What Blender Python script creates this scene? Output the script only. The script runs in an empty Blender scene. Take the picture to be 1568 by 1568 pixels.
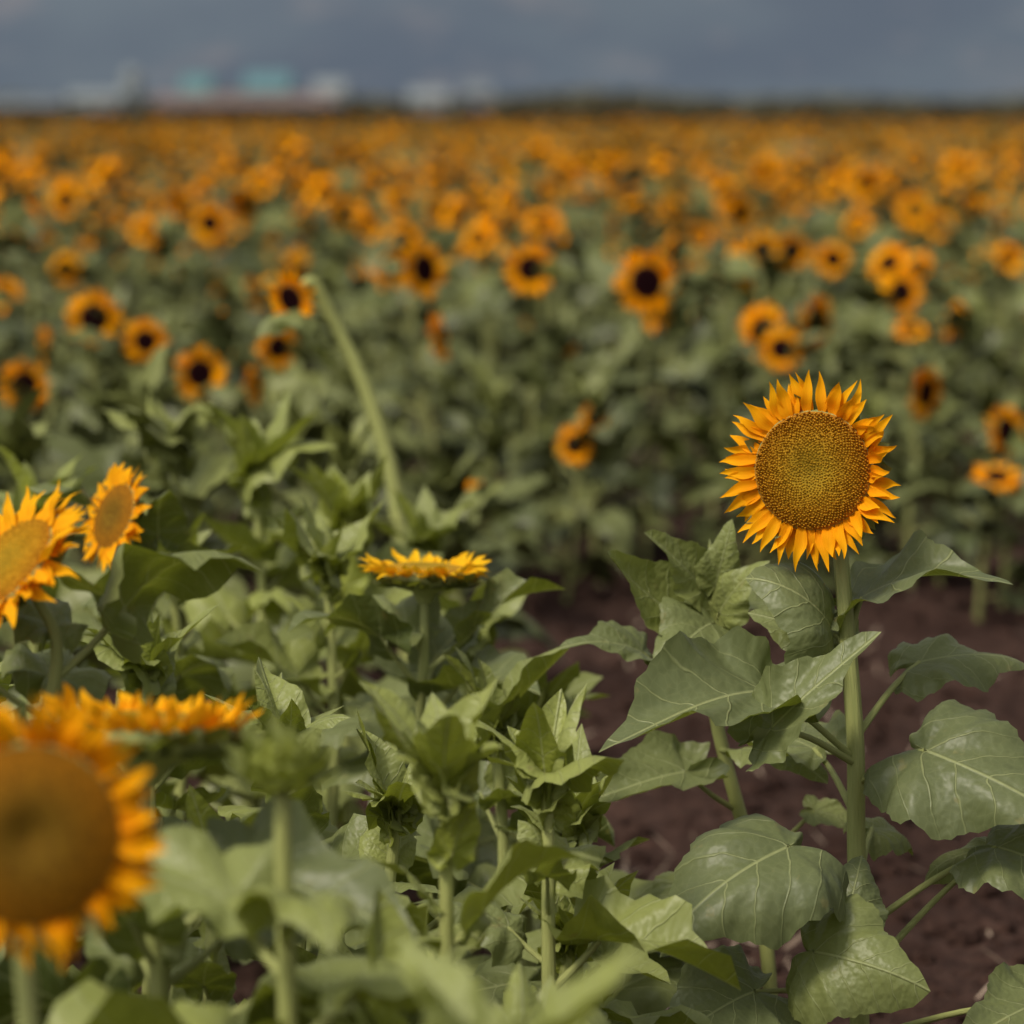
import bpy, math, random
import numpy as np
from mathutils import Vector, noise

scene = bpy.context.scene
random.seed(7)
CAM_H = 1.4

# ------------------------------------------------------------------ materials
def new_mat(name):
    m = bpy.data.materials.new(name); m.use_nodes = True
    nt = m.node_tree; nt.nodes.clear()
    return m, nt
def N(nt, t, **kw):
    n = nt.nodes.new(t)
    for k, v in kw.items(): setattr(n, k, v)
    return n
def M(nt, op, a, b=None, clamp=False):
    n = nt.nodes.new('ShaderNodeMath'); n.operation = op; n.use_clamp = clamp
    for i, v in enumerate((a, b)):
        if v is None: continue
        if isinstance(v, (int, float)): n.inputs[i].default_value = v
        else: nt.links.new(v, n.inputs[i])
    return n.outputs[0]
def sstep(nt, v, a, b, oa, ob):
    n = nt.nodes.new('ShaderNodeMapRange'); n.interpolation_type = 'SMOOTHSTEP'
    nt.links.new(v, n.inputs[0])
    for i, q in enumerate((a, b, oa, ob)): n.inputs[i+1].default_value = q
    return n.outputs[0]
def mix(nt, f, a, b, mode='MIX'):
    n = nt.nodes.new('ShaderNodeMix'); n.data_type = 'RGBA'; n.blend_type = mode
    for s, v in ((0, f), (6, a), (7, b)):
        if isinstance(v, (int, float)): n.inputs[s].default_value = v
        elif isinstance(v, tuple): n.inputs[s].default_value = (*v, 1)
        else: nt.links.new(v, n.inputs[s])
    return n.outputs[2]
def attr(nt, name):
    n = nt.nodes.new('ShaderNodeAttribute'); n.attribute_name = name
    return n.outputs['Fac']
def finish(nt, col, rough=0.6, trans=0.0, tcol=None, bump=None, bdist=0.002, spec=0.4, bstr=0.6):
    p = nt.nodes.new('ShaderNodeBsdfPrincipled'); out = nt.nodes.new('ShaderNodeOutputMaterial')
    if isinstance(col, tuple): p.inputs['Base Color'].default_value = (*col, 1)
    else: nt.links.new(col, p.inputs['Base Color'])
    p.inputs['Roughness'].default_value = rough
    p.inputs['Specular IOR Level'].default_value = spec
    if bump is not None:
        b = nt.nodes.new('ShaderNodeBump'); b.inputs['Distance'].default_value = bdist
        b.inputs['Strength'].default_value = bstr
        nt.links.new(bump, b.inputs['Height']); nt.links.new(b.outputs[0], p.inputs['Normal'])
    if trans > 0:
        t = nt.nodes.new('ShaderNodeBsdfTranslucent'); ms = nt.nodes.new('ShaderNodeMixShader')
        nt.links.new(tcol if tcol is not None else col, t.inputs[0])
        ms.inputs[0].default_value = trans
        nt.links.new(p.outputs[0], ms.inputs[1]); nt.links.new(t.outputs[0], ms.inputs[2])
        nt.links.new(ms.outputs[0], out.inputs[0])
    else: nt.links.new(p.outputs[0], out.inputs[0])
def simple(nt, col):
    d = nt.nodes.new('ShaderNodeBsdfDiffuse'); out = nt.nodes.new('ShaderNodeOutputMaterial')
    if isinstance(col, tuple): d.inputs[0].default_value = (*col, 1)
    else: nt.links.new(col, d.inputs[0])
    nt.links.new(d.outputs[0], out.inputs[0])
def noise_n(nt, scale, vec=None, detail=4, rough=0.55):
    n = nt.nodes.new('ShaderNodeTexNoise'); n.inputs['Scale'].default_value = scale
    n.inputs['Detail'].default_value = detail; n.inputs['Roughness'].default_value = rough
    if vec is not None: nt.links.new(vec, n.inputs['Vector'])
    return n.outputs[0]

DG = (0.036, 0.056, 0.017); BGc = (0.31, 0.345, 0.050)
mat_leaf, nt = new_mat('sunflower_leaf')
tc = nt.nodes.new('ShaderNodeTexCoord'); uvm = nt.nodes.new('ShaderNodeUVMap')
sep = nt.nodes.new('ShaderNodeSeparateXYZ'); nt.links.new(uvm.outputs[0], sep.inputs[0])
ux = sep.outputs[0]; ay = M(nt, 'ABSOLUTE', sep.outputs[1])
age = attr(nt, 'age'); rnd = attr(nt, 'rnd')
mid = sstep(nt, ay, 0.003, 0.015, 1, 0)
t = M(nt, 'SUBTRACT', M(nt, 'SUBTRACT', ux, M(nt, 'MULTIPLY', ay, 0.75)), M(nt, 'MULTIPLY', M(nt, 'MULTIPLY', ay, ay), 0.55))
wob = M(nt, 'MULTIPLY', M(nt, 'SUBTRACT', noise_n(nt, 4, uvm.outputs[0], 2), 0.5), 0.14)
t = M(nt, 'ADD', t, wob)
pp = M(nt, 'PINGPONG', M(nt, 'MULTIPLY', t, 4.6), 0.5)
side = sstep(nt, pp, 0.006, 0.048, 1, 0)
side = M(nt, 'MULTIPLY', side, sstep(nt, ay, 0.05, 0.42, 1.0, 0.3))
vor = N(nt, 'ShaderNodeTexVoronoi', feature='DISTANCE_TO_EDGE'); vor.inputs['Scale'].default_value = 20
nt.links.new(uvm.outputs[0], vor.inputs['Vector'])
ret = sstep(nt, vor.outputs[0], 0.0, 0.08, 1, 0)
vein0 = M(nt, 'MAXIMUM', mid, M(nt, 'MULTIPLY', side, 0.85))
vein = M(nt, 'MAXIMUM', vein0, M(nt, 'MULTIPLY', ret, 0.14))
base = mix(nt, age, DG, BGc)
blot = noise_n(nt, 14, tc.outputs['Object'], 3)
base = mix(nt, sstep(nt, blot, 0.35, 0.75, 0.0, 0.32), base, (0.13, 0.15, 0.05))
base = mix(nt, M(nt, 'MULTIPLY', M(nt, 'SUBTRACT', rnd, 0.5), 0.35, True), base, (0.085, 0.12, 0.06))
dry = sstep(nt, noise_n(nt, 42, tc.outputs['Object'], 3), 0.64, 0.74, 0, 0.6)
base = mix(nt, dry, base, (0.22, 0.17, 0.05))
base = mix(nt, M(nt, 'MULTIPLY', vein, 0.74), base, (0.42, 0.45, 0.20))
geo = nt.nodes.new('ShaderNodeNewGeometry')
base = mix(nt, M(nt, 'MULTIPLY', geo.outputs['Backfacing'], 0.38), base, (0.29, 0.32, 0.15))
tcol = mix(nt, 0.6, base, (0.36, 0.42, 0.02))
h = M(nt, 'ADD', M(nt, 'MULTIPLY', vein0, -1.0), M(nt, 'MULTIPLY', noise_n(nt, 15, uvm.outputs[0], 1), 1.6))
finish(nt, base, 0.44, 0.25, tcol, h, 0.0025, 0.40, 0.6)

mat_stem, nt = new_mat('sunflower_stem')
uvm = nt.nodes.new('ShaderNodeUVMap'); mp = nt.nodes.new('ShaderNodeMapping'); mp.inputs['Scale'].default_value = (22, 1.5, 1)
nt.links.new(uvm.outputs[0], mp.inputs[0])
s = noise_n(nt, 1.0, mp.outputs[0], 3)
c = mix(nt, s, (0.20, 0.24, 0.07), (0.42, 0.43, 0.17))
c = mix(nt, M(nt, 'MULTIPLY', attr(nt, 'age'), 0.4), c, (0.46, 0.48, 0.15))
finish(nt, c, 0.55, 0, None, s, 0.003, 0.3, 0.8)

mat_petal, nt = new_mat('sunflower_petal')
uvm = nt.nodes.new('ShaderNodeUVMap'); sep = nt.nodes.new('ShaderNodeSeparateXYZ'); nt.links.new(uvm.outputs[0], sep.inputs[0])
mp = nt.nodes.new('ShaderNodeMapping'); mp.inputs['Scale'].default_value = (1.2, 9, 1)
nt.links.new(uvm.outputs[0], mp.inputs[0])
st = noise_n(nt, 1.6, mp.outputs[0], 2)
rnd = attr(nt, 'rnd'); age = attr(nt, 'age')
c = mix(nt, sstep(nt, sep.outputs[0], 0.0, 0.75, 0, 1), (0.88, 0.28, 0.002), (0.96, 0.43, 0.004))
c = mix(nt, M(nt, 'MULTIPLY', rnd, 0.45), c, (0.97, 0.55, 0.007))
c = mix(nt, age, c, (0.95, 0.67, 0.025))
c = mix(nt, sstep(nt, st, 0.35, 0.7, 0.4, 0), c, (0.78, 0.24, 0.002))
finish(nt, c, 0.7, 0.3, c, None, 0.0015, 0.06, 0.7)

def disc_mat(name, stops):
    m, nt = new_mat(name)
    uvm = nt.nodes.new('ShaderNodeUVMap'); sep = nt.nodes.new('ShaderNodeSeparateXYZ'); nt.links.new(uvm.outputs[0], sep.inputs[0])
    r = nt.nodes.new('ShaderNodeValToRGB'); els = r.color_ramp.elements
    while len(els) < len(stops): els.new(0.5)
    for e, (p, cc) in zip(els, stops): e.position = p; e.color = (*cc, 1)
    nt.links.new(sep.outputs[0], r.inputs[0])
    c = mix(nt, M(nt, 'MULTIPLY', attr(nt, 'rnd'), 0.6), r.outputs[0], (0.88, 0.48, 0.03))
    finish(nt, c, 0.75, 0, None, None, 0, 0.1, 1.0)
    return m
mat_disc = disc_mat('sunflower_disc_florets', [(0.0, (0.22, 0.145, 0.010)), (0.35, (0.34, 0.21, 0.014)), (0.75, (0.44, 0.23, 0.014)), (1.0, (0.34, 0.14, 0.010))])
mat_dark, nt = new_mat('sunflower_dark_disc')
uvm = nt.nodes.new('ShaderNodeUVMap'); sep = nt.nodes.new('ShaderNodeSeparateXYZ'); nt.links.new(uvm.outputs[0], sep.inputs[0])
c = mix(nt, sstep(nt, sep.outputs[0], 0.78, 1.05, 0, 1), (0.012, 0.004, 0.005), (0.14, 0.035, 0.006))
simple(nt, c)
mat_under, nt = new_mat('sunflower_disc_orange')
uvm = nt.nodes.new('ShaderNodeUVMap'); sep = nt.nodes.new('ShaderNodeSeparateXYZ'); nt.links.new(uvm.outputs[0], sep.inputs[0])
tc = nt.nodes.new('ShaderNodeTexCoord')
c = mix(nt, sstep(nt, sep.outputs[0], 0.2, 1.0, 0, 1), (0.17, 0.095, 0.008), (0.30, 0.12, 0.005))
c = mix(nt, sstep(nt, noise_n(nt, 260, tc.outputs['Object'], 2), 0.4, 0.6, 0.5, 0), c, (0.09, 0.035, 0.004))
finish(nt, c, 0.85, 0, None, None, 0, 0.1)
PM = [mat_leaf, mat_stem, mat_petal, mat_disc, mat_dark, mat_under]
LEAF, STEM, PETAL, DISC, DARK, ORNG = range(6)
fl, nt = new_mat('field_leaf')
c = mix(nt, attr(nt, 'age'), (0.036, 0.048, 0.016), (0.225, 0.245, 0.062)); c = mix(nt, M(nt, 'MULTIPLY', attr(nt, 'rnd'), .4), c, (0.125, 0.14, 0.066))
p = nt.nodes.new('ShaderNodeBsdfPrincipled'); nt.links.new(c, p.inputs['Base Color']); p.inputs['Roughness'].default_value = .46; p.inputs['Specular IOR Level'].default_value = .42
o_ = nt.nodes.new('ShaderNodeOutputMaterial'); nt.links.new(p.outputs[0], o_.inputs[0])
fs, nt = new_mat('field_stem'); simple(nt, (0.30, 0.31, 0.12))
fp, nt = new_mat('field_petal')
c = mix(nt, attr(nt, 'rnd'), (0.80, 0.235, 0.002), (0.92, 0.41, 0.005)); simple(nt, c)
FM = [fl, fs, fp, mat_disc, mat_dark, mat_under]

# ------------------------------------------------------------------ mesh builder (all quads)
class MB:
    def __init__(s): s.v = []; s.f = []; s.uv = []; s.r = []; s.a = []; s.m = []; s.n = 0
    def grid(s, P, UV, mat, rnd=0.5, age=0.0, wrap=False):
        m, n = P.shape[:2]
        idx = np.arange(m*n).reshape(m, n) + s.n
        if wrap: idx = np.concatenate([idx, idx[:, :1]], 1)
        f = np.stack([idx[:-1, :-1], idx[:-1, 1:], idx[1:, 1:], idx[1:, :-1]], -1).reshape(-1, 4)
        s.v.append(P.reshape(-1, 3)); s.uv.append(UV.reshape(-1, 2)); s.f.append(f)
        s.r.append(np.full(m*n, rnd)); s.a.append(np.full(m*n, age)); s.m.append(np.full(len(f), mat)); s.n += m*n
    def raw(s, V, F, UV, mat, R, A):
        s.v.append(V); s.f.append(F + s.n); s.uv.append(UV); s.r.append(R); s.a.append(A)
        s.m.append(np.full(len(F), mat)); s.n += len(V)
    def mesh(s, name, mats, origin=(0, 0, 0), smooth=True):
        V = np.concatenate(s.v) - np.array(origin); F = np.concatenate(s.f).astype(np.int32)
        me = bpy.data.meshes.new(name)
        me.vertices.add(len(V)); me.vertices.foreach_set('co', V.ravel().astype(np.float32))
        me.loops.add(F.size); me.loops.foreach_set('vertex_index', F.ravel())
        me.polygons.add(len(F)); me.polygons.foreach_set('loop_start', np.arange(0, F.size, 4, dtype=np.int32))
        for mt in mats: me.materials.append(mt)
        me.polygons.foreach_set('material_index', np.concatenate(s.m).astype(np.int32))
        me.polygons.foreach_set('use_smooth', np.full(len(F), smooth))
        uvl = me.uv_layers.new(name='UVMap'); UV = np.concatenate(s.uv)[F.ravel()]
        uvl.data.foreach_set('uv', UV.ravel().astype(np.float32))
        for nm, d in (('rnd', s.r), ('age', s.a)):
            at = me.attributes.new(nm, 'FLOAT', 'POINT'); at.data.foreach_set('value', np.concatenate(d).astype(np.float32))
        me.update(); me.validate()
        return me
    def obj(s, name, mats, origin=(0, 0, 0), smooth=True):
        o = bpy.data.objects.new(name, s.mesh(name, mats, origin, smooth)); o.location = origin
        scene.collection.objects.link(o); return o

def unit(v): v = np.array(v, float); return v/ (np.linalg.norm(v) + 1e-9)

TH = np.radians([0, 5, 14, 28, 48, 70, 90, 115, 140, 160, 172, 180])
RR = np.array([1.0, .89, .735, .60, .53, .49, .45, .41, .36, .26, .13, .03])
RES = {3: (97, 12), 2: (41, 7), 1: (15, 4), 0: (9, 3)}
def leaf(mb, J, T, nrm, wf=0.85, droop=0.6, fold=0.15, age=0.3, rng=random, lod=2, wave=0.05):
    J = np.array(J, float); T = np.array(T, float)
    na, nr = RES[lod]
    th = np.linspace(-math.pi, math.pi, na); s = np.linspace(0.012, 1, nr)
    r = np.interp(np.abs(th), TH, RR)
    if lod >= 2:
        nser = 20 if lod == 3 else 9
        saw = ((np.abs(th)/math.pi*nser) % 1.0)
        r = r*(1+0.05*(saw-0.5)*(np.abs(th) < 2.6)) * (1 + 0.04*np.sin(5*th+rng.uniform(0, 6))+.025*np.sin(11*th+rng.uniform(0, 6)))
    S, R = np.meshgrid(s, r, indexing='ij'); _, A = np.meshgrid(s, th, indexing='ij')
    x = S*R*np.cos(A); y = S*R*np.sin(A)*wf
    UV = np.stack([x, y], -1)
    ph = rng.uniform(0, 6.28); ph2 = rng.uniform(0, 6.28); ph3 = rng.uniform(0, 6.28)
    asym = rng.uniform(-.15, .15); curl = rng.uniform(-.20, .12)
    z = fold*np.abs(y) - 0.35*y*y + wave*S**2*np.sin(6*A+ph) + wave*0.6*np.sin(7*x+ph2)*np.abs(y)*3 + asym*y + curl*S**4
    if lod >= 2:
        z += wave*.4*S**3*np.sin(15*A+ph3)
        z += 0.004*np.cos(2*math.pi*4.6*(x-.75*np.abs(y)-.55*y*y))*np.minimum(1, np.abs(y)*6)
    y = y + 0.12*math.sin(ph)*x*x
    k = droop if abs(droop) > 1e-3 else 1e-3
    a = k*x
    X = np.sin(a)/k + z*np.sin(a); Z = -(1-np.cos(a))/k + z*np.cos(a)
    tx, tz = math.sin(k)/k, -(1-math.cos(k))/k
    lc = math.hypot(tx, tz); ca, sa = tx/lc, tz/lc
    X, Z = X*ca+Z*sa, -X*sa+Z*ca
    L = np.linalg.norm(T-J)/lc
    ex = unit(T-J); ez = np.array(nrm, float); ez = unit(ez-ex*np.dot(ez, ex)); ey = np.cross(ez, ex)
    P = J + L*(X[..., None]*ex + y[..., None]*ey + Z[..., None]*ez)
    mb.grid(P, UV, LEAF, rng.random(), age)

def catmull(pts, n):
    pts = np.array(pts, float); P = np.vstack([2*pts[0]-pts[1], pts, 2*pts[-1]-pts[-2]])
    out = []
    for i in range(len(pts)-1):
        p0, p1, p2, p3 = P[i:i+4]
        tt = np.linspace(0, 1, n, endpoint=False)[:, None]
        out.append(0.5*((2*p1)+(-p0+p2)*tt+(2*p0-5*p1+4*p2-p3)*tt**2+(-p0+3*p1-3*p2+p3)*tt**3))
    out.append(pts[-1:]); return np.vstack(out)
def tube(mb, pts, r0, r1, seg=8, n=5, age=0.3, mat=1, ridge=0.0):
    C = catmull(pts, n); m = len(C)
    T = np.gradient(C, axis=0); T /= np.linalg.norm(T, axis=1)[:, None]+1e-9
    ref = np.array([0.31, 0.9, 0.1])
    if abs(np.dot(unit(C[-1]-C[0]), unit(ref))) > 0.85: ref = np.array([0.9, 0.1, 0.3])
    U = np.cross(T, ref); U /= np.linalg.norm(U, axis=1)[:, None]; W = np.cross(T, U)
    rad = np.linspace(r0, r1, m)[:, None]
    an = np.linspace(0, 2*math.pi, seg, endpoint=False)
    rr = rad*(1+ridge*np.cos(an*seg/2)[None, :])
    P = C[:, None, :] + rr[..., None]*(np.cos(an)[None, :, None]*U[:, None, :]+np.sin(an)[None, :, None]*W[:, None, :])
    ln = np.concatenate([[0], np.cumsum(np.linalg.norm(np.diff(C, axis=0), axis=1))])
    UV = np.stack(np.meshgrid(ln*10, an/6.283, indexing='ij')[::-1], -1)
    mb.grid(P, UV, mat, 0.5, age, wrap=True)

def petal(mb, B, d, up, L, W, rng, lod, age=0.0, bend=0.3, mat=PETAL, bj=.35):
    na, nl = {3: (5, 10), 2: (3, 6), 1: (3, 4), 0: (2, 3)}[lod]
    t = np.linspace(0, 1, nl); v = np.linspace(-1, 1, na)
    w = W*(0.45+0.55*np.sin(math.pi*t**0.8))*np.maximum(1-t**2.6, 0.0)**0.8 + W*0.02
    side = np.cross(up, d)
    tw = rng.uniform(-.9, .9); k = bend+rng.uniform(-bj, bj); sb = rng.uniform(-.24, .24)
    k = k if abs(k) > .01 else .01
    a = k*t
    X = L*np.sin(a)/k; Z = L*(1-np.cos(a))/k + (L*.035*np.sin(9*t+rng.uniform(0, 6)) if lod == 3 else 0)
    sw = sb*L*t*t + (L*.02*np.sin(8*t+rng.uniform(0, 6)) if lod == 3 else 0)
    c = B + X[:, None]*d + Z[:, None]*up + sw[:, None]*side
    ang = tw*t
    sd = np.cos(ang)[:, None]*side + np.sin(ang)[:, None]*up
    P = c[:, None, :] + (w[:, None]*v[None, :])[..., None]*sd[:, None, :] + (w[:, None]*0.45*(np.abs(v)[None, :]-.5))[..., None]*up
    TT, VV = np.meshgrid(t, v, indexing='ij')
    mb.grid(P, np.stack([TT, VV*.5+rng.random()*7], -1), mat, rng.random(), age)

def head(mb, C, n, Rd, Ro, lod=2, disc=DISC, cup=0.25, seed=0, npet=None, pet_age=0.0, florets=0, bracts=True, dome=0.12, bend=-.25, lean=0.0):
    rng = random.Random(seed)
    C = np.array(C, float); n = unit(n)
    ref = np.array([0, 0, 1.]) if abs(n[2]) < .9 else np.array([0, 1., 0])
    e1 = unit(np.cross(ref, n)); e2 = np.cross(n, e1)
    na = {3: 48, 2: 28, 1: 12, 0: 8}[lod]; nr = {3: 12, 2: 7, 1: 3, 0: 2}[lod]
    an = np.linspace(0, 2*math.pi, na, endpoint=False); rr = np.linspace(0.01, 1, nr)
    RRg, AA = np.meshgrid(rr, an, indexing='ij')
    hz = Rd*(dome*(1-RRg**2.5) - dome*0.7*np.exp(-(RRg/.28)**2))
    P = C + (RRg*Rd*np.cos(AA))[..., None]*e1 + (RRg*Rd*np.sin(AA))[..., None]*e2 + hz[..., None]*n
    mb.grid(P, np.stack([RRg, AA/6.283], -1), disc, 0.0, 0, wrap=True)
    pr = np.array([1.0, 1.04, .95, .6, .28, .16]); pz = np.array([0.0, -.10, -.26, -.42, -.52, -.75])
    Pb = C + (pr[:, None]*Rd*np.cos(an))[..., None]*e1 + (pr[:, None]*Rd*np.sin(an))[..., None]*e2 + (pz*Rd)[:, None, None]*n
    mb.grid(Pb, np.stack(np.meshgrid(pz, an, indexing='ij'), -1), STEM, .5, .4, wrap=True)
    if florets:
        i = np.arange(florets)+.5; rho = np.sqrt(i/florets)*.985; th = i*2.399963
        nrs = np.random.RandomState(seed)
        hb = Rd*(dome*(1-rho**2.5) - dome*0.7*np.exp(-(rho/.28)**2))
        sz = Rd*0.85*math.sqrt(1/florets)*(0.75+.25*rho)
        ht = Rd*(0.03+0.05*np.clip((rho-.25)*1.6, 0, 1))*(0.7+.6*nrs.rand(florets))
        u = np.arange(5)*2*math.pi/5
        lv = np.array([-.4, .6, 1.0]); lr = np.array([1.0, .85, .3])
        cx = rho*Rd*np.cos(th)+nrs.randn(florets)*Rd*.006; cy = rho*Rd*np.sin(th)+nrs.randn(florets)*Rd*.006
        px = cx[:, None, None]+sz[:, None, None]*lr[None, :, None]*np.cos(u)[None, None, :]
        py = cy[:, None, None]+sz[:, None, None]*lr[None, :, None]*np.sin(u)[None, None, :]
        pz_ = hb[:, None, None]+ht[:, None, None]*lv[None, :, None]+0*px
        V = C + px[..., None]*e1+py[..., None]*e2+pz_[..., None]*n
        base = (np.arange(florets)*15)[:, None]
        q = []
        for l in range(2):
            for j in range(5):
                q.append([l*5+j, l*5+(j+1) % 5, (l+1)*5+(j+1) % 5, (l+1)*5+j])
        F = (base[:, :, None]+np.array(q)[None]).reshape(-1, 4)
        UV = np.stack([np.repeat(rho, 15), np.zeros(florets*15)], -1)
        R = np.clip(np.tile(np.repeat([0.0, .6, 1.0], 5), florets)*np.repeat(.3+.8*nrs.rand(florets), 15), 0, 1)
        mb.raw(V.reshape(-1, 3), F, UV, DISC, R, np.zeros(florets*15))
    npet = npet or {3: 34, 2: 24, 1: 14, 0: 9}[lod]
    L0 = Ro-Rd*.95
    layers = 2 if lod >= 1 else 1
    for lay in range(layers):
        for i in range(npet):
            if rng.random() < .06: continue
            a = 2*math.pi*(i+.5*lay+rng.uniform(-.45, .45))/npet
            o = math.cos(a)*e1+math.sin(a)*e2
            el = cup+rng.uniform(-.25, .3)-.15*lay
            el += lean*max(0, o[0])-.35*lean*max(0, -o[0])
            d = unit(math.cos(el)*o+math.sin(el)*n); up = unit(np.cross(d, np.cross(n, d)))
            B = C+o*Rd*(.97)-n*Rd*(.03+.06*lay)
            W = Ro*2*math.pi/npet*rng.uniform(.46, .66)*(.8 if lod else 1.0)
            petal(mb, B, d, up, L0*rng.uniform(.78, 1.16), W, rng, lod, pet_age, bend=bend, bj=.5)
    if bracts and lod >= 2:
        nb = 18
        for lay in range(2):
            for i in range(nb):
                a = 2*math.pi*(i+.5*lay)/nb
                o = math.cos(a)*e1+math.sin(a)*e2
                el = rng.uniform(-.15, .45)
                d = unit(math.cos(el)*o+math.sin(el)*n); up = unit(np.cross(d, np.cross(n, d)))
                B = C+o*Rd*(.9-.15*lay)-n*Rd*(.22+.14*lay)
                petal(mb, B, d, up, Rd*rng.uniform(.4, .62), Rd*.16, rng, min(lod, 2), .35, bend=.5, mat=LEAF)
    return C-n*Rd*.7

def bud(mb, C, n, R, rng, lod=2, age=.8):
    C = np.array(C, float); n = unit(n)
    ref = np.array([0, 0, 1.]) if abs(n[2]) < .9 else np.array([0, 1., 0])
    e1 = unit(np.cross(ref, n)); e2 = np.cross(n, e1)
    an = np.linspace(0, 2*math.pi, 16, endpoint=False); ph = np.linspace(-1.4, 1.45, 7)
    P = C + (R*.8*np.cos(ph)[:, None]*np.cos(an))[..., None]*e1+(R*.8*np.cos(ph)[:, None]*np.sin(an))[..., None]*e2+(R*.55*np.sin(ph))[:, None, None]*n
    mb.grid(P, np.stack(np.meshgrid(ph, an, indexing='ij'), -1), LEAF, .5, age*.8, wrap=True)
    for lay in range(3):
        for i in range(11):
            a = 2*math.pi*(i+.37*lay)/11; o = math.cos(a)*e1+math.sin(a)*e2
            el = .15+.45*lay+rng.uniform(-.2, .2)
            d = unit(math.cos(el)*o+math.sin(el)*n); up = unit(np.cross(d, np.cross(n, d)))
            petal(mb, C+o*R*(.75-.15*lay)+n*R*(.1*lay-.1), d, up, R*rng.uniform(.7, 1.0), R*.24, rng, 2, age, bend=.9, mat=LEAF)

def plant(mb, x, y, top, nleaf=12, lsize=.17, age=.3, seed=0, lod=2, neck=None, lo=.1, hi=1.0, stemr=.011, topcluster=True, stempts=None):
    rng = random.Random(seed)
    top = np.array(top, float)
    if stempts is None:
        stempts = [np.array([x, y, -.02])]
        for f in (.35, .7):
            stempts.append(np.array([x+(top[0]-x)*f+rng.uniform(-.015, .015), y+(top[1]-y)*f+rng.uniform(-.015, .015), top[2]*f]))
    pts = list(stempts)
    if neck is not None: pts += [np.array(neck), top]
    else: pts += [top]
    tube(mb, pts, stemr, stemr*.6, seg={3: 14, 2: 9, 1: 5, 0: 4}[lod], n=6 if lod > 1 else 2, age=age, ridge=.06 if lod >= 2 else 0)
    C = catmull(pts, 8)
    a0 = rng.uniform(0, 6.28)
    for i in range(nleaf):
        f = lo+(hi-lo)*((i+.5)/nleaf)**.85
        idx = min(int(f*(len(C)-1)*.96), len(C)-1); S = C[idx]
        a = a0+i*2.399+rng.uniform(-.35, .35)
        prof = math.sin(math.pi*min(1, .22+.62*f))**.8
        prof *= (1.0 if f < .75 else 1-.45*(f-.75)/.25)
        L = lsize*prof*rng.uniform(.7, 1.2)
        out = np.array([math.cos(a), math.sin(a), 0.])
        pitch = (.35+.7*f**2)+rng.uniform(-.15, .2)
        pl = L*rng.uniform(.45, .8)*(1 if f < .8 else .5)
        pd = unit(out*math.cos(pitch)+np.array([0, 0, math.sin(pitch)]))
        J = S+pd*pl
        lp = (-.55+1.3*f**2 if f < .9 else .7+rng.uniform(0, .3))+rng.uniform(-.4, .4)
        az = a+rng.uniform(-.5, .5); o2 = np.array([math.cos(az), math.sin(az), 0.])
        d = o2*math.cos(lp)+np.array([0, 0, math.sin(lp)])
        T = J+d*L
        roll = rng.uniform(-.6, .6); sd = np.array([-math.sin(az), math.cos(az), 0])
        nr = np.array([0, 0, 1.])*math.cos(roll)+sd*math.sin(roll)-o2*.3*math.sin(lp)
        if lod >= 1: tube(mb, [S, S+pd*pl*.5+np.array([0, 0, -pl*.04]), J], L*.028+.0008, L*.018+.0005, seg=6 if lod > 1 else 3, n=3 if lod > 1 else 1, age=age)
        leaf(mb, J, T, nr, wf=rng.uniform(.55, .9), droop=rng.uniform(.2, 1.5), fold=rng.uniform(.0, .6), age=min(1, max(0, age+(.35 if f > .85 else 0)+rng.uniform(-.35, .3))), rng=rng, lod=lod, wave=rng.uniform(.03, .10))
    if topcluster and neck is None:
        for i in range(8):
            a = a0+i*1.1; L = lsize*rng.uniform(.4, .85)
            o = np.array([math.cos(a), math.sin(a), 0.]); el = rng.uniform(.4, 1.3)
            d = o*math.cos(el)+np.array([0, 0, math.sin(el)])
            leaf(mb, top+o*.006, top+o*.006+d*L, -o+np.array([0, 0, .3]), wf=.6, droop=-.3+rng.uniform(0, .9), fold=.35, age=min(1, age+.35), rng=rng, lod=lod, wave=.05)

def flower_plant(name, base, C, n, Rd, Ro, lod=2, disc=DARK, seed=0, nleaf=10, lsize=.17, age=.3, cup=.2, pet_age=0., florets=0, stemr=.010, dome=.12, stempts=None, npet=None, mats=PM, hi=1.0, bend=-.25):
    mb = MB(); n = unit(n); C = np.array(C, float)
    top = head(mb, C, n, Rd, Ro, lod, disc, cup, seed, florets=florets, pet_age=pet_age, dome=dome, npet=npet, bend=bend)
    nk = top-n*.035+np.array([0, 0, -.05])
    plant(mb, base[0], base[1], top, nleaf, lsize, age, seed, min(lod, 2), neck=nk, stemr=stemr, topcluster=False, stempts=stempts, hi=hi)
    return mb.obj(name, mats, (base[0], base[1], 0))

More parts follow.
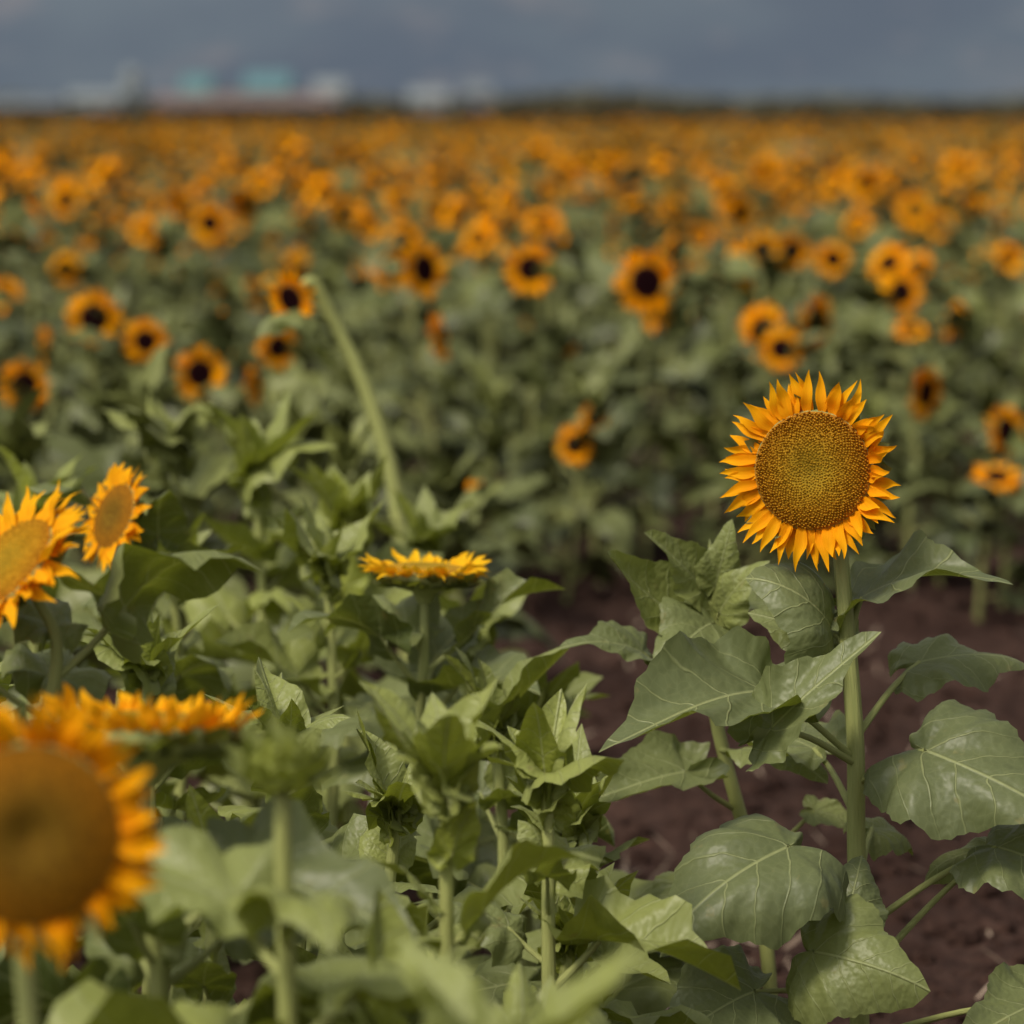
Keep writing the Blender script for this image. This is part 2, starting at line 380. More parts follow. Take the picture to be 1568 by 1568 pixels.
# ------------------------------------------------------------------ hero sunflower
mb = MB()
C = np.array([.351, 4.215, .979]); n = unit((-.30, -.93, .10))
top = head(mb, C, n, .069, .113, 3, DISC, cup=.22, seed=11, florets=1500, npet=40, dome=.14, pet_age=.08, lean=.65)
sp = [(.424, 4.26, -.02), (.416, 4.25, .327), (.410, 4.25, .532), (.408, 4.25, .646), (.399, 4.255, .761), (.392, 4.26, .838), (.388, 4.275, .900)]
tube(mb, sp+[tuple(top+np.array([.012, .012, -.012])), tuple(top)], .0118, .0078, seg=16, n=7, age=.35, ridge=.06)
def stem_at(z):
    a = np.array(sp); return np.array([np.interp(z, a[:, 2], a[:, 0]), np.interp(z, a[:, 2], a[:, 1]), z])
rg = random.Random(5)
HL = [ # stem z, junction, tip, normal, width, droop, fold, age
 (.745, (.381, 4.26, .780), (.270, 4.19, .864), (-.25, -.7, .6), 1.0, 1.2, .1, .08),
 (.735, (.390, 4.31, .760), (.274, 4.33, .796), (0, -.6, .8), .9, .5, .1, .35),
 (.625, (.298, 4.12, .690), (.434, 4.13, .778), (-.25, -.68, .72), .70, .7, .22, .14),
 (.630, (.290, 4.18, .724), (.104, 4.06, .650), (.05, -.44, .88), .72, .9, .15, .03),
 (.765, (.416, 4.27, .822), (.582, 4.17, .848), (.05, -.38, .9), .66, .9, .3, .03),
 (.655, (.494, 4.35, .732), (.645, 4.38, .715), (0, -.45, .85), .85, .8, .2, .22),
 (.600, (.484, 4.19, .652), (.642, 4.08, .566), (-.1, -.72, .68), .95, .7, .15, .0),
 (.480, (.316, 4.08, .560), (.146, 3.99, .460), (-.15, -.72, .70), .95, .7, .18, .03),
 (.400, (.345, 4.07, .440), (.472, 4.00, .416), (.1, -.85, .5), 1.15, .5, .1, .45),
 (.410, (.387, 4.15, .450), (.424, 4.20, .536), (-.2, -.85, .3), .9, .7, .2, .05),
 (.330, (.280, 4.10, .386), (.158, 4.03, .325), (0, -.7, .7), 1.0, .8, .2, .10),
 (.400, (.248, 4.22, .470), (.176, 4.18, .430), (0, -.5, .85), .9, 1.2, .3, .3),
 (.420, (.571, 4.20, .535), (.690, 4.12, .470), (0, -.6, .8), .95, .8, .2, .10),
 (.360, (.580, 4.30, .512), (.480, 4.30, .475), (.1, -.5, .85), .65, .8, .3, .35),
 (.470, (.440, 4.36, .525), (.505, 4.42, .500), (0, -.4, .9), .9, .5, .2, .5),
 (.290, (.620, 4.10, .375), (.490, 4.02, .330), (0, -.55, .85), .75, .7, .2, .2),
 (.200, (.330, 4.15, .260), (.210, 4.05, .200), (0, -.6, .8), .9, .8, .2, .3),
 (.560, (.370, 4.38, .620), (.300, 4.50, .600), (0, -.4, .9), .9, .8, .2, .3),
]
for sz, J, T, nr, wf, dr, fo, ag in HL:
    S = stem_at(sz); J = np.array(J); T = np.array(T)
    midp = S*.45+J*.55+np.array([0, 0, .008])
    tube(mb, [S, midp, J], .0048, .0028, seg=8, n=5, age=.5)
    leaf(mb, J, T, nr, wf, dr, fo, ag, rg, 3, wave=.055)
leaf(mb, (.405, 4.27, .895), (.425, 4.26, .945), (.3, -.7, .3), .5, .6, .3, .3, rg, 2)
leaf(mb, (.385, 4.29, .885), (.335, 4.28, .905), (-.2, -.7, .5), .5, .8, .3, .2, rg, 2)
mb.obj('sunflower', PM, (.424, 4.26, 0))

# young plant beside it
mb = MB(); rg = random.Random(9)
sp2 = [(.345, 4.62, -.02), (.328, 4.6, .336), (.266, 4.6, .601), (.253, 4.6, .709), (.2575, 4.6, .800)]
tube(mb, sp2, .0105, .007, seg=12, n=6, age=.7)
YL = [((.262, 4.6, .66), (.228, 4.57, .742), (.108, 4.50, .858), (.35, -.75, .5), .74, -.3, .2, .6),
 ((.257, 4.6, .76), (.245, 4.58, .788), (.160, 4.52, .876), (.3, -.75, .45), .66, .4, .25, .6),
 ((.257, 4.6, .77), (.258, 4.57, .796), (.277, 4.55, .880), (0, -.95, .2), .8, .2, .3, .65),
 ((.257, 4.6, .74), (.264, 4.57, .762), (.310, 4.53, .840), (-.3, -.8, .3), .8, .5, .3, .65),
 ((.255, 4.6, .70), (.252, 4.54, .752), (.165, 4.45, .690), (0, -.7, .55), .95, 1.0, .2, .25),
 ((.264, 4.6, .62), (.166, 4.57, .710), (.058, 4.52, .722), (0, -.42, .9), .7, .9, .3, .15),
 ((.266, 4.6, .58), (.310, 4.50, .600), (.385, 4.42, .568), (0, -.5, .85), .8, .8, .2, .5),
 ((.257, 4.6, .73), (.290, 4.66, .760), (.380, 4.70, .740), (0, -.4, .9), .8, .8, .2, .4),
 ((.29, 4.6, .50), (.220, 4.55, .560), (.090, 4.50, .510), (0, -.6, .8), .8, .8, .2, .2),
 ((.30, 4.6, .42), (.390, 4.60, .500), (.450, 4.60, .470), (0, -.6, .8), .8, .8, .2, .5),
 ((.31, 4.6, .38), (.240, 4.50, .420), (.150, 4.45, .35), (0, -.6, .8), .9, .8, .2, .4)]
for S, J, T, nr, wf, dr, fo, ag in YL:
    tube(mb, [S, (np.array(S)+np.array(J))/2+np.array([0, 0, -.004]), J], .004, .0026, seg=7, n=4, age=.8)
    leaf(mb, J, T, nr, wf, dr, fo, ag, rg, 3, wave=.045)
for i in range(7):
    a = i*.9; o = np.array([math.cos(a), math.sin(a), 0]); tp = np.array(sp2[-1])
    leaf(mb, tp, tp+o*.02+np.array([0, 0, rg.uniform(.03, .06)]), -o, .5, .3, .4, .75, rg, 2)
mb.obj('sunflower_seedling', PM, (.345, 4.62, 0))

# ------------------------------------------------------------------ left foreground flowers
flower_plant('sunflower', (-.37, 2.72), (-.352, 2.6, .873), (.22, -.96, .02), .066, .100, 3, ORNG, 21, 7, .13, .35, .1, npet=36, stemr=.012, dome=.18, hi=.55)
flower_plant('sunflower', (-.50, 3.72), (-.506, 3.6, .945), (-.58, -.40, .66), .058, .102, 3, DISC, 22, 12, .16, .3, .25, .30, florets=700, npet=36, hi=.85)
flower_plant('sunflower', (-.56, 5.1), (-.553, 5.0, .838), (-.74, -.55, .38), .046, .078, 2, ORNG, 23, 12, .17, .35, .15, .2, hi=.85)
flower_plant('sunflower', (-.11, 5.0), (-.118, 4.9, .776), (.03, .02, 1), .062, .092, 3, DISC, 24, 12, .19, .22, .45, .8, npet=32, hi=.85)
flower_plant('sunflower', (-.335, 3.27), (-.325, 3.2, .855), (.03, .10, 1), .076, .103, 3, DISC, 25, 12, .16, .3, .85, .3, npet=36, hi=.7, bend=.1)
def bud_plant(base, C, R, seed, nleaf, ls, age, lod=2, hi=1.0):
    mb = MB(); rng = random.Random(seed)
    bud(mb, C, (.1, -.35, 1), R, rng, age=age)
    plant(mb, base[0], base[1], np.array(C)-np.array([0, 0, R*.4]), nleaf, ls, age, seed, lod, neck=np.array(C)-np.array([0, 0, R+.03]), topcluster=False, hi=hi)
    mb.obj('sunflower_bud', PM, (base[0], base[1], 0))
bud_plant((-.17, 2.95), (-.186, 2.9, .868), .036, 31, 13, .17, .95, hi=.68)
bud_plant((-.34, 3.4), (-.322, 3.3, .708), .026, 32, 8, .13, .4)

YP = [(-.415, 6.0, .80, 14, .20, .75), (-.60, 6.4, .80, 13, .20, .7), (-.25, 5.8, .72, 13, .2, .65), (-.084, 3.5, .74, 14, .17, .85), (.020, 3.85, .68, 13, .16, .7),
      (-.03, 2.45, .72, 12, .17, .75), (-.30, 2.35, .44, 9, .15, .5), (-.16, 2.62, .52, 11, .17, .7), (-.25, 4.2, .66, 12, .16, .5),
      (-.45, 4.5, .70, 13, .17, .5), (-.08, 5.4, .60, 12, .18, .4), (-.28, 5.2, .74, 13, .18, .6), (-.75, 5.6, .76, 13, .18, .6),
      (-.13, 6.1, .66, 12, .18, .45), (-.9, 6.6, .76, 13, .2, .55), (-.35, 7.3, .68, 13, .2, .5), (-.12, 7.4, .54, 12, .2, .35),
      (-.75, 7.6, .74, 13, .2, .5), (-1.15, 7.5, .76, 13, .2, .55), (-.5, 8.4, .64, 12, .2, .4), (-.15, 8.5, .5, 12, .2, .35),
      (-.95, 8.7, .66, 12, .2, .4), (-1.35, 8.6, .68, 12, .2, .45), (-.62, 4.2, .68, 12, .17, .45), (-.15, 4.1, .60, 12, .16, .6),
      (-.55, 3.2, .62, 12, .15, .45), (-.10, 3.1, .58, 11, .17, .75), (.03, 3.3, .50, 11, .15, .75), (-.33, 3.75, .6, 10, .15, .55),
      (.02, 5.0, .54, 12, .19, .3), (.07, 4.4, .52, 12, .17, .4), (.07, 3.95, .48, 12, .15, .65), (-.02, 4.65, .60, 12, .18, .4),
      (.0, 2.95, .56, 11, .15, .75), (-.5, 5.3, .72, 12, .18, .6)]
for i, (x, y, z, nl, ls, ag) in enumerate(YP):
    mb = MB(); rng = random.Random(100+i)
    plant(mb, x, y, (x+rng.uniform(-.02, .02), y+rng.uniform(-.02, .02), z), nl, ls, ag, 100+i, 2)
    mb.obj('sunflower_plant', PM if y < 6.2 else FM, (x, y, 0))
rng = random.Random(3); k = 0
for r in range(9):
    for c in range(3):
        y = 2.4+r*.75+rng.uniform(-.15, .15); x = -(y*.141+.28)-c*.42+rng.uniform(-.1, .1)
        mb = MB(); z = rng.uniform(.6, .8)
        plant(mb, x, y, (x, y, z), 10, .19, .4, 300+k, 1)
        mb.obj('sunflower_plant', FM, (x, y, 0)); k += 1

# tall bent stalk with small head
mb = MB()
hc = np.array([-.425, 6.96, 1.035]); hn = unit((-.55, -.75, -.25))
tp = head(mb, hc, hn, .028, .060, 2, DARK, .15, 77)
spb = [(-.19, 7.02, -.02), (-.205, 7, .40), (-.2256, 7, .65), (-.263, 7, .80), (-.301, 7, .902), (-.345, 7, .990), (-.375, 6.99, 1.055)]
tube(mb, spb+[tuple((tp+np.array([-.37, 6.99, 1.07]))/2+np.array([0, 0, .012])), tuple(tp)], .018, .010, seg=10, n=6, age=1.0)
rg = random.Random(3)
for S, J, T in [((-.345, 7, .99), (-.39, 6.95, 1.00), (-.50, 6.9, .985)), ((-.32, 7, .94), (-.37, 6.95, .935), (-.46, 6.9, .99)), ((-.22, 7, .6), (-.3, 6.9, .62), (-.42, 6.85, .57))]:
    tube(mb, [S, J], .004, .003, seg=6, n=2, age=.7); leaf(mb, J, T, (0, -.3, .9), .6, .9, .3, .6, rg, 2)
mb.obj('sunflower', PM, (-.19, 7.02, 0))

# ------------------------------------------------------------------ recognisable flowers at the near side of the field
BG = [(-2.206, 18, .946, .095, 0), (-1.247, 15, .927, .088, 0), (-1.211, 10.5, .795, .085, .25), (-1.042, 10.3, .741, .068, .1), (-.845, 9.8, .685, .078, .35),
 (-.646, 10, .743, .066, .5), (-.261, 10.8, .923, .092, .75), (.058, 11.5, .893, .088, .05), (.393, 10.6, .894, .103, .3), (.764, 11, .727, .088, -.5),
 (.803, 10.8, .686, .070, -.2), (.94, 11.2, .744, .088, .8), (1.266, 11.8, .805, .08, -.5), (1.18, 10.3, .593, .082, .85), (.933, 13.5, .878, .073, 0),
 (1.017, 13.2, .884, .077, .2), (1.149, 13, .862, .07, -.1), (1.948, 20, .986, .10, .1), (1.774, 16, .954, .088, 0), (-.107, 9.6, .362, .054, .1),
 (.173, 10, .473, .058, -.3), (.239, 10.4, .512, .05, .4), (-1.308, 9.7, .661, .074, .3), (1.37, 10, .509, .082, .7), (1.317, 9.8, .406, .07, 9),
 (-.462, 12, .817, .055, 2.4), (-.202, 10.3, .751, .072, 1.25), (.32, 22, .992, .10, .1), (1.529, 22, 1.016, .10, 0), (1.38, 18, .963, .081, .2),
 (-.808, 10.2, .765, .072, 1.9), (-.71, 9.9, .643, .058, 1.3), (.147, 11, .677, .052, 9), (-1.359, 10.5, .71, .062, -1.3), (1.232, 11.2, .72, .06, 9),
 (1.011, 16, .939, .086, .6), (.124, 15, .933, .095, 9), (-.737, 16, .939, .08, .6), (-1.649, 18, .93, .08, 0), (-.06, 9.65, .345, .045, 1.3)]
for i, (x, y, z, R, yaw) in enumerate(BG):
    rng = random.Random(500+i)
    if yaw == 9: n = (rng.uniform(-.1, .1), -.45, .85)
    else: n = (math.sin(yaw), -math.cos(yaw), rng.uniform(-.1, .2))
    dk = ORNG if i in (18, 30, 31, 25, 26) else DARK
    flower_plant('sunflower', (x+rng.uniform(-.03, .03), y+.12), (x, y, z), n, R*.52, R, 2, dk, 500+i, 9, .17, .4, .1+rng.uniform(-.1, .15), 0, mats=FM, hi=.8)

# ------------------------------------------------------------------ the field (instanced collection)
coll = bpy.data.collections.new('sunflower_field_plants')
def variant(idx, lod, flower, h, seed):
    mb = MB(); rng = random.Random(seed)
    if flower:
        n = unit((rng.uniform(-.7, .7), -1, rng.uniform(-.2, .7))); C = np.array([0, -.08, h])
        Ro = rng.uniform(.072, .105)
        tp = head(mb, C, n, Ro*.52, Ro, lod, DARK if rng.random() < .85 else ORNG, rng.uniform(0, .3), seed)
        plant(mb, 0, 0, tp, 10 if lod else 7, .19 if lod else .24, rng.uniform(.2, .5), seed, lod, neck=tp-n*.03+np.array([0, 0, -.05]), topcluster=False, hi=.9)
    else:
        plant(mb, 0, 0, (0, 0, h), 12, .18, rng.uniform(.2, .6), seed, lod)
    nm = 'field_sunflower_%02d' % idx
    o = bpy.data.objects.new(nm, mb.mesh(nm, FM)); coll.objects.link(o)
hs_ = [.62, .95, .80, .72, .90, .85, .98, .76]
for i in range(8): variant(i, 1, True, hs_[i], 900+i)
for i in range(8, 13): variant(i, 1, False, random.uniform(.36, .60), 900+i)
for i in range(13, 23): variant(i, 0, True, random.uniform(.72, 1.0), 900+i)
for i in range(23, 26): variant(i, 0, False, .66, 900+i)

pts = []; rot = []; scl = []; vi = []
rng = random.Random(17)
y = 10.2
while y < 128:
    step = .44 if y < 30 else .5+.005*(y-30)
    half = y*.145+(3 if y < 40 else 4)
    sp_ = .42 if y < 30 else .50
    x = -half
    while x < half:
        X = x+rng.uniform(-.2, .2); Y = y+rng.uniform(-.2, .2)
        pts.append((X, Y, 0)); rot.append((0, 0, rng.gauss(0, .6) if rng.random() < .82 else rng.uniform(0, 6.28)))
        scl.append(rng.uniform(.76, 1.1))
        clear = any(Y < b[1]+.5 and Y > b[1]-4 and abs(X-b[0]) < .18 for b in BG)
        if Y < 12.0 and abs(X) < 1.9 or clear: vi.append(rng.randint(8, 12))
        elif Y < 32: vi.append(rng.randint(8, 12) if rng.random() < (.36 if Y < 18 else .28) else rng.randint(0, 7))
        else: vi.append(rng.randint(13, 22) if rng.random() < .78 else rng.randint(23, 25))
        x += sp_
    y += step
me = bpy.data.meshes.new('sunflower_field'); me.from_pydata(pts, [], [])
a = me.attributes.new('rot', 'FLOAT_VECTOR', 'POINT'); a.data.foreach_set('vector', np.array(rot, np.float32).ravel())
a = me.attributes.new('scl', 'FLOAT', 'POINT'); a.data.foreach_set('value', np.array(scl, np.float32))
a = me.attributes.new('vi', 'INT', 'POINT'); a.data.foreach_set('value', np.array(vi, np.int32))
fo = bpy.data.objects.new('sunflower_field', me); scene.collection.objects.link(fo)
ng = bpy.data.node_groups.new('sunflower_scatter', 'GeometryNodeTree')
ng.interface.new_socket('Geometry', in_out='INPUT', socket_type='NodeSocketGeometry')
ng.interface.new_socket('Geometry', in_out='OUTPUT', socket_type='NodeSocketGeometry')
gi = ng.nodes.new('NodeGroupInput'); go = ng.nodes.new('NodeGroupOutput')
ci = ng.nodes.new('GeometryNodeCollectionInfo'); ci.inputs['Collection'].default_value = coll
ci.inputs['Separate Children'].default_value = True; ci.inputs['Reset Children'].default_value = True
ip = ng.nodes.new('GeometryNodeInstanceOnPoints'); ip.inputs['Pick Instance'].default_value = True
def na(nm, dt):
    q = ng.nodes.new('GeometryNodeInputNamedAttribute'); q.data_type = dt; q.inputs['Name'].default_value = nm
    return [o for o in q.outputs if o.enabled and o.name == 'Attribute'][0]
er = ng.nodes.new('FunctionNodeEulerToRotation')
ng.links.new(gi.outputs[0], ip.inputs['Points']); ng.links.new(ci.outputs[0], ip.inputs['Instance'])
ng.links.new(na('vi', 'INT'), ip.inputs['Instance Index'])
ng.links.new(na('rot', 'FLOAT_VECTOR'), er.inputs[0]); ng.links.new(er.outputs[0], ip.inputs['Rotation'])
ng.links.new(na('scl', 'FLOAT'), ip.inputs['Scale'])
ng.links.new(ip.outputs[0], go.inputs[0])
md = fo.modifiers.new('scatter', 'NODES'); md.node_group = ng

# ------------------------------------------------------------------ ground
def coords(lo, hi, step, far0, far1):
    a = list(np.arange(lo, hi+1e-6, step)); g = step; v = lo; pre = []
    while v > far0: g *= 1.22; v -= g; pre.append(v)
    g = step; v = hi; post = []
    while v < far1: g *= 1.22; v += g; post.append(v)
    return np.array(pre[::-1]+a+post)
gx = coords(-1.2, 2.2, .022, -5000, 5000); gy = coords(3.5, 10.5, .024, -100, 5000)
GX, GY = np.meshgrid(gx, gy, indexing='ij')
def ghe(x, y):
    if not (-8 < x < 8 and 0 < y < 20): return 0.0
    v = Vector((x, y, 0))
    a = noise.noise(v*1.3)*.018+noise.noise(v*5)*.014
    c = noise.noise(v*14+Vector((3, 1, 0))); c2 = noise.noise(v*33)
    return a+max(c, -.1)*.034+max(c2, -.05)*.016
GZ = np.vectorize(ghe)(GX, GY)
P = np.stack([GX, GY, GZ], -1)
mat_g, nt = new_mat('soil')
tc = nt.nodes.new('ShaderNodeTexCoord'); sp3 = nt.nodes.new('ShaderNodeSeparateXYZ'); nt.links.new(tc.outputs['Object'], sp3.inputs[0])
n1 = noise_n(nt, 2.2, tc.outputs['Object'], 4); n2 = noise_n(nt, 30, tc.outputs['Object'], 5, .7); n3 = noise_n(nt, 120, tc.outputs['Object'], 2, .7)
c = mix(nt, sstep(nt, n1, .3, .7, 0, 1), (0.050, 0.026, 0.020), (0.096, 0.054, 0.042))
c = mix(nt, sstep(nt, n2, .35, .65, 0, .75), c, (0.024, 0.013, 0.011))
c = mix(nt, sstep(nt, n3, .58, .75, 0, .55), c, (0.18, 0.125, 0.10))
far = sstep(nt, sp3.outputs[1], 126, 160, 0, 1)
fc = mix(nt, noise_n(nt, .02, tc.outputs['Object'], 3), (0.060, 0.042, 0.022), (0.11, 0.085, 0.038))
c = mix(nt, far, c, fc)
hh = M(nt, 'ADD', n2, M(nt, 'MULTIPLY', n3, .4))
finish(nt, c, .95, 0, None, hh, .02, .1, .9)
mb = MB(); mb.grid(P.transpose(1, 0, 2), np.stack([GX, GY], -1).transpose(1, 0, 2), 0)
mb.obj('ground', [mat_g])

rs = np.random.RandomState(4)
def blob(mb, c, r, rs):
    ph = np.linspace(-1.45, 1.45, 5); an = np.linspace(0, 6.283, 7, endpoint=False)
    rr = r*(1+rs.uniform(-.28, .28, (5, 7)))
    P = np.stack([rr*np.cos(ph)[:, None]*np.cos(an)*1.15, rr*np.cos(ph)[:, None]*np.sin(an), rr*.75*np.sin(ph)[:, None]+0*an], -1)+c
    mb.grid(P[::-1], np.zeros((5, 7, 2)), 0, rs.rand(), 0, wrap=True)
mb = MB()
for i in range(4600):
    y = rs.uniform(3.2, 11); x = rs.uniform(-.8, .25*y+.2)
    r = .004+.026*rs.rand()**3
    blob(mb, np.array([x, y, ghe(x, y)+r*.3]), r, rs)
mb.obj('soil_clods', [mat_g], smooth=False)
mat_s, nt = new_mat('dry_straw')
c = mix(nt, attr(nt, 'rnd'), (0.12, 0.08, 0.055), (0.44, 0.34, 0.26)); finish(nt, c, .8)
mb = MB(); rg = random.Random(8)
for i in range(460):
    if i < 220: y = rg.gauss(5.9, .25); x = rg.gauss(.22, .10)
    else: y = rg.uniform(3.5, 10.5); x = rg.uniform(-.3, .22*y)
    L = rg.uniform(.015, .08); z = ghe(x, y)+.006; a = rg.uniform(0, 3.14)
    d = np.array([math.cos(a), math.sin(a), rg.uniform(-.1, .7)]); p = np.array([x, y, z])
    petal(mb, p, unit(d), np.array([0, 0, 1.]), L, rg.uniform(.0015, .007), rg, 2, bend=.2, mat=0)
mb.obj('straw_litter', [mat_s])

# ------------------------------------------------------------------ hedge and distant bushes
def leafquads(name, n, xr, yr, hfun, size, cols, seed):
    rs = np.random.RandomState(seed)
    m, nt = new_mat(name+'_foliage'); c = mix(nt, attr(nt, 'rnd'), cols[0], cols[1]); simple(nt, c)
    x = rs.uniform(*xr, n); y = rs.uniform(*yr, n); z = rs.rand(n)**.7*np.array([hfun(a) for a in x])
    s = size*rs.uniform(.5, 1.3, n)
    a = rs.uniform(0, 6.28, n); b = rs.uniform(-.9, .9, n)
    u = np.stack([np.cos(a), np.sin(a), 0*a], -1)*s[:, None]; w = np.stack([-np.sin(a)*np.sin(b), np.cos(a)*np.sin(b), np.cos(b)], -1)*s[:, None]
    c0 = np.stack([x, y, z], -1)
    V = np.stack([c0-u-w, c0+u-w*.8, c0+u*.8+w, c0-u*.9+w], 1).reshape(-1, 3)
    F = np.arange(4*n).reshape(-1, 4)
    mb = MB(); mb.raw(V, F, np.zeros((4*n, 2)), 0, np.repeat(rs.rand(n), 4), np.zeros(4*n)); mb.obj(name, [m], smooth=False)
leafquads('hedge', 8000, (-110, 110), (298, 304), lambda x: 1.15+.35*noise.noise(Vector((x*.08, 0, 0))), .28, ((0.045, 0.032, 0.020), (0.105, 0.080, 0.038)), 31)
leafquads('distant_bushes', 12000, (-230, 230), (690, 720), lambda x: 3.2+2.4*noise.noise(Vector((x*.03, 5, 0))), .7, ((0.10, 0.10, 0.07), (0.15, 0.145, 0.10)), 32)  # olive lightened in the base colour to imitate haze

# ------------------------------------------------------------------ farm buildings
def flat_mat(name, col, rough=.7):
    m, nt = new_mat(name); tc = nt.nodes.new('ShaderNodeTexCoord')
    n = noise_n(nt, 1.5, tc.outputs['Object'], 3)
    c = mix(nt, sstep(nt, n, .3, .7, 0, .35), col, tuple(q*.6 for q in col)); finish(nt, c, rough); return m
m_white = flat_mat('white_plaster', (.26, .29, .30)); m_grey = flat_mat('grey_render', (.15, .175, .20)); m_pink = flat_mat('brick_wall', (.22, .17, .16))  # wall and roof base colours have distance haze mixed in
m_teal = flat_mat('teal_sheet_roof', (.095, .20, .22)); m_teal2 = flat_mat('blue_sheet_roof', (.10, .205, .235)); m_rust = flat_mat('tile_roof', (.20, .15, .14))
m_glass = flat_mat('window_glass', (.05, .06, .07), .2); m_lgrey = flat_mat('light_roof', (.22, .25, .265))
def polyobj(name, V, F, mat, parent):
    me = bpy.data.meshes.new(name); me.from_pydata(V, [], F); me.materials.append(mat); me.update()
    o = bpy.data.objects.new(name, me); scene.collection.objects.link(o); o.parent = parent; return o
def box(x0, x1, y0, y1, z0, z1):
    return [(x0, y0, z0), (x1, y0, z0), (x1, y1, z0), (x0, y1, z0), (x0, y0, z1), (x1, y0, z1), (x1, y1, z1), (x0, y1, z1)], [(0, 1, 2, 3), (4, 5, 6, 7), (0, 1, 5, 4), (1, 2, 6, 5), (2, 3, 7, 6), (3, 0, 4, 7)]
def building(name, x, y, w, d, h, rh, wm, rm):
    e = bpy.data.objects.new(name, None); scene.collection.objects.link(e); e.location = (x, y, 0)
    V = [(-w/2, -d/2, 0), (w/2, -d/2, 0), (w/2, d/2, 0), (-w/2, d/2, 0), (-w/2, -d/2, h), (w/2, -d/2, h), (w/2, d/2, h), (-w/2, d/2, h), (-w/2, 0, h+rh), (w/2, 0, h+rh)]
    polyobj('walls', V, [(0, 1, 5, 4), (2, 3, 7, 6), (1, 2, 6, 9, 5), (3, 0, 4, 8, 7)], wm, e)
    o = .2; t = .12; V = []
    for sx in (-1, 1):
        for yy, zz in ((-d/2-o, h-o*rh/(d/2)+.03), (0, h+rh+.03), (d/2+o, h-o*rh/(d/2)+.03)): V += [(sx*(w/2+o), yy, zz), (sx*(w/2+o), yy, zz+t)]
    F = [(0, 2, 8, 6), (2, 4, 10, 8), (1, 3, 9, 7), (3, 5, 11, 9), (0, 1, 7, 6), (4, 5, 11, 10), (0, 2, 3, 1), (2, 4, 5, 3), (6, 8, 9, 7), (8, 10, 11, 9)]
    polyobj('roof', V, F, rm, e)
    nw = max(2, int(w/2.0)); V = []; F = []
    for i in range(nw):
        cx = -w/2+(i+.5)*w/nw
        if i == nw//2: continue
        v, f = box(cx-.45, cx+.45, -d/2-.05, -d/2-.01, h*.4, h*.75); F += [tuple(q+len(V) for q in g) for g in f]; V += v
    if V: polyobj('windows', V, F, m_glass, e)
    cx = -w/2+(nw//2+.5)*w/nw; v, f = box(cx-.55, cx+.55, -d/2-.05, -d/2-.01, 0.02, min(2.1, h*.85)); polyobj('door', v, f, m_rust, e)
building('farmhouse', -45.6, 400, 5.5, 6, 2.2, .9, m_white, m_lgrey)
building('greenhouse_shed', -34.9, 405, 3.0, 6, 3.0, 1.9, m_grey, m_teal)
building('warehouse', -27.2, 408, 4.8, 8, 3.2, 2.0, m_grey, m_teal2)
building('barn', -29, 396, 19, 7, 1.7, 1.0, m_pink, m_rust)
building('farmhouse', -20.2, 404, 3.2, 6, 3.0, 1.4, m_white, m_lgrey)
building('cottage', -9.3, 402, 4, 5, 2.2, 1.1, m_white, m_lgrey)
building('cottage', -3.9, 406, 3.0, 5, 2.8, 1.4, m_grey, m_grey)
building('barn', -54, 398, 10, 6, 1.5, .8, m_pink, m_grey)
mb = MB(); an = np.linspace(0, 2*math.pi, 24, endpoint=False)
pr = np.array([1.1, 1.1, 1.15, 1.1, 1.15, 1.1, .7, .05])*.95; pz = np.array([0, 1.8, 1.85, 1.9, 3.65, 5.0, 5.6, 5.9])
P = np.stack([pr[:, None]*np.cos(an), pr[:, None]*np.sin(an), pz[:, None]+0*an], -1)+np.array([-42, 403, 0])
mb.grid(P, np.zeros((8, 24, 2)), 0, wrap=True); mb.obj('grain_silo', [m_lgrey], (-42, 403, 0), smooth=False)

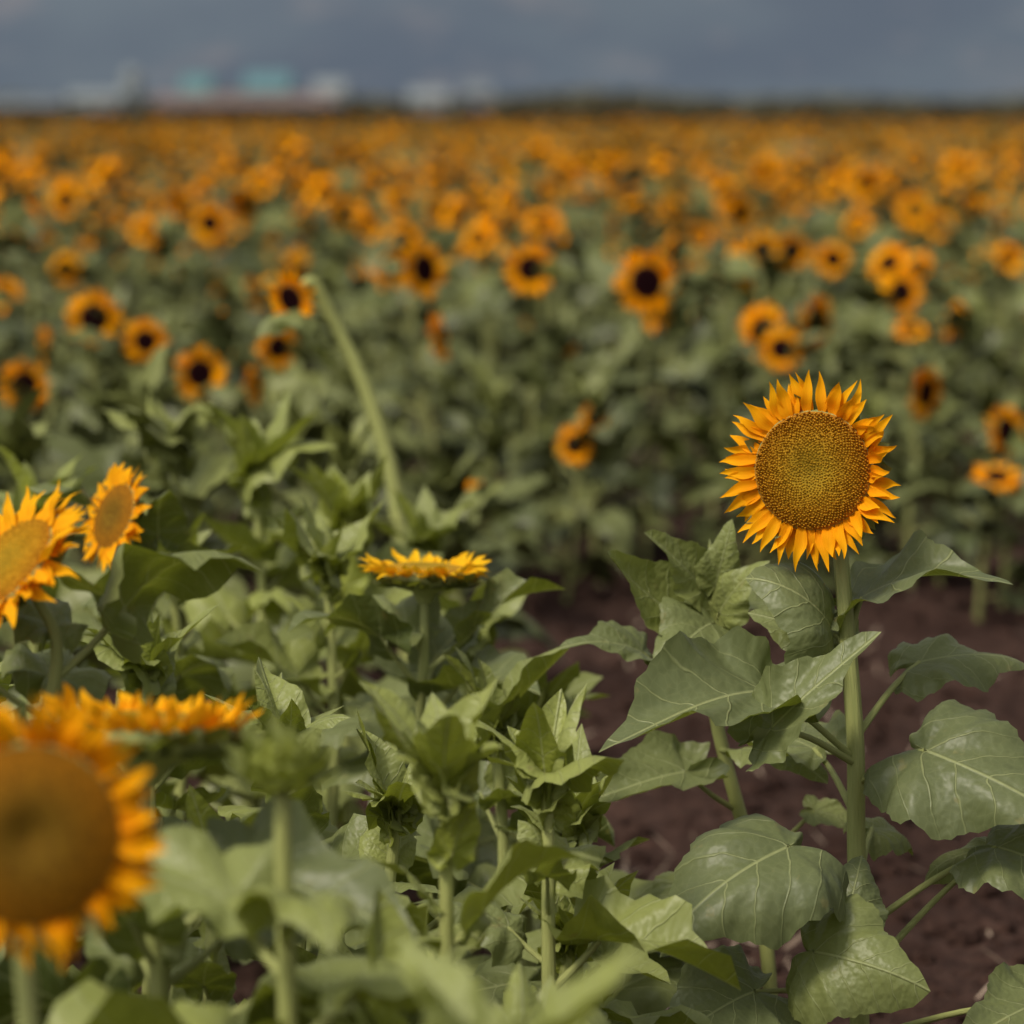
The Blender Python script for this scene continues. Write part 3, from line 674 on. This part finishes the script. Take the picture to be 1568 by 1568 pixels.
# ------------------------------------------------------------------ mountain
mx = np.linspace(-4500, 4500, 150); my = np.linspace(2300, 4200, 60)
MX, MY = np.meshgrid(mx, my, indexing='ij')
def mh(x, y):
    f = min(1, max(0, (y-2300)/1500)); f = f*f*(3-2*f)
    r = noise.fractal(Vector((x*.0011, y*.0011, 2)), 1.0, 2.0, 6)
    return -5+f*(750+220*r)+25*noise.noise(Vector((x*.004, y*.004, 0)))*min(1, f*6)
MZ = np.vectorize(mh)(MX, MY)
mat_m, nt = new_mat('mountain_painted_haze')
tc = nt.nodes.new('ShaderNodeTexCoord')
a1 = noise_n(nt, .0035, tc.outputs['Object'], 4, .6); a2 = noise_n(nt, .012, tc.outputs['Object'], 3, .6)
c = mix(nt, sstep(nt, a1, .35, .65, 0, 1), (0.080, 0.104, 0.146), (0.104, 0.134, 0.172))  # blue-grey aerial haze painted into the mountain's base colour
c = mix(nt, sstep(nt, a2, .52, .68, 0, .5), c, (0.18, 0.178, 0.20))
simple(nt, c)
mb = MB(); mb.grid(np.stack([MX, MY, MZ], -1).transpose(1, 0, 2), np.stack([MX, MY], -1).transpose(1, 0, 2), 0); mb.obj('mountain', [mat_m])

# ------------------------------------------------------------------ light
w = bpy.data.worlds.new('World'); scene.world = w; w.use_nodes = True
nt = w.node_tree; bg = nt.nodes['Background']
sky = nt.nodes.new('ShaderNodeTexSky'); sky.sky_type = 'NISHITA'; sky.sun_disc = False
EL, AZ = math.radians(50), math.radians(222)
sky.sun_elevation = EL; sky.sun_rotation = AZ; sky.dust_density = 5; sky.air_density = 1.1
hs = nt.nodes.new('ShaderNodeHueSaturation'); hs.inputs['Saturation'].default_value = .10
nt.links.new(sky.outputs[0], hs.inputs['Color']); nt.links.new(hs.outputs[0], bg.inputs[0]); bg.inputs[1].default_value = .105
sd = bpy.data.lights.new('sun', 'SUN'); sd.energy = 2.4; sd.angle = math.radians(12); sd.color = (1, .90, .72)
so = bpy.data.objects.new('sun', sd); scene.collection.objects.link(so)
dirv = Vector((math.sin(AZ)*math.cos(EL), math.cos(AZ)*math.cos(EL), math.sin(EL)))
so.rotation_euler = dirv.to_track_quat('Z', 'Y').to_euler(); so.location = (-5, -5, 10)

scene.view_settings.view_transform = 'Standard'; scene.view_settings.look = 'None'; scene.view_settings.exposure = 0

# ------------------------------------------------------------------ camera
cd = bpy.data.cameras.new('camera'); cam = bpy.data.objects.new('camera', cd); scene.collection.objects.link(cam)
cd.sensor_fit = 'HORIZONTAL'; cd.sensor_width = 24; cd.lens = 85; cd.clip_start = .05; cd.clip_end = 12000
cam.location = (0, 0, CAM_H); cam.rotation_euler = (math.radians(90)-math.atan(619/5553), 0, 0)
cd.dof.use_dof = True; cd.dof.focus_distance = 4.2; cd.dof.aperture_fstop = 2.6
scene.camera = cam
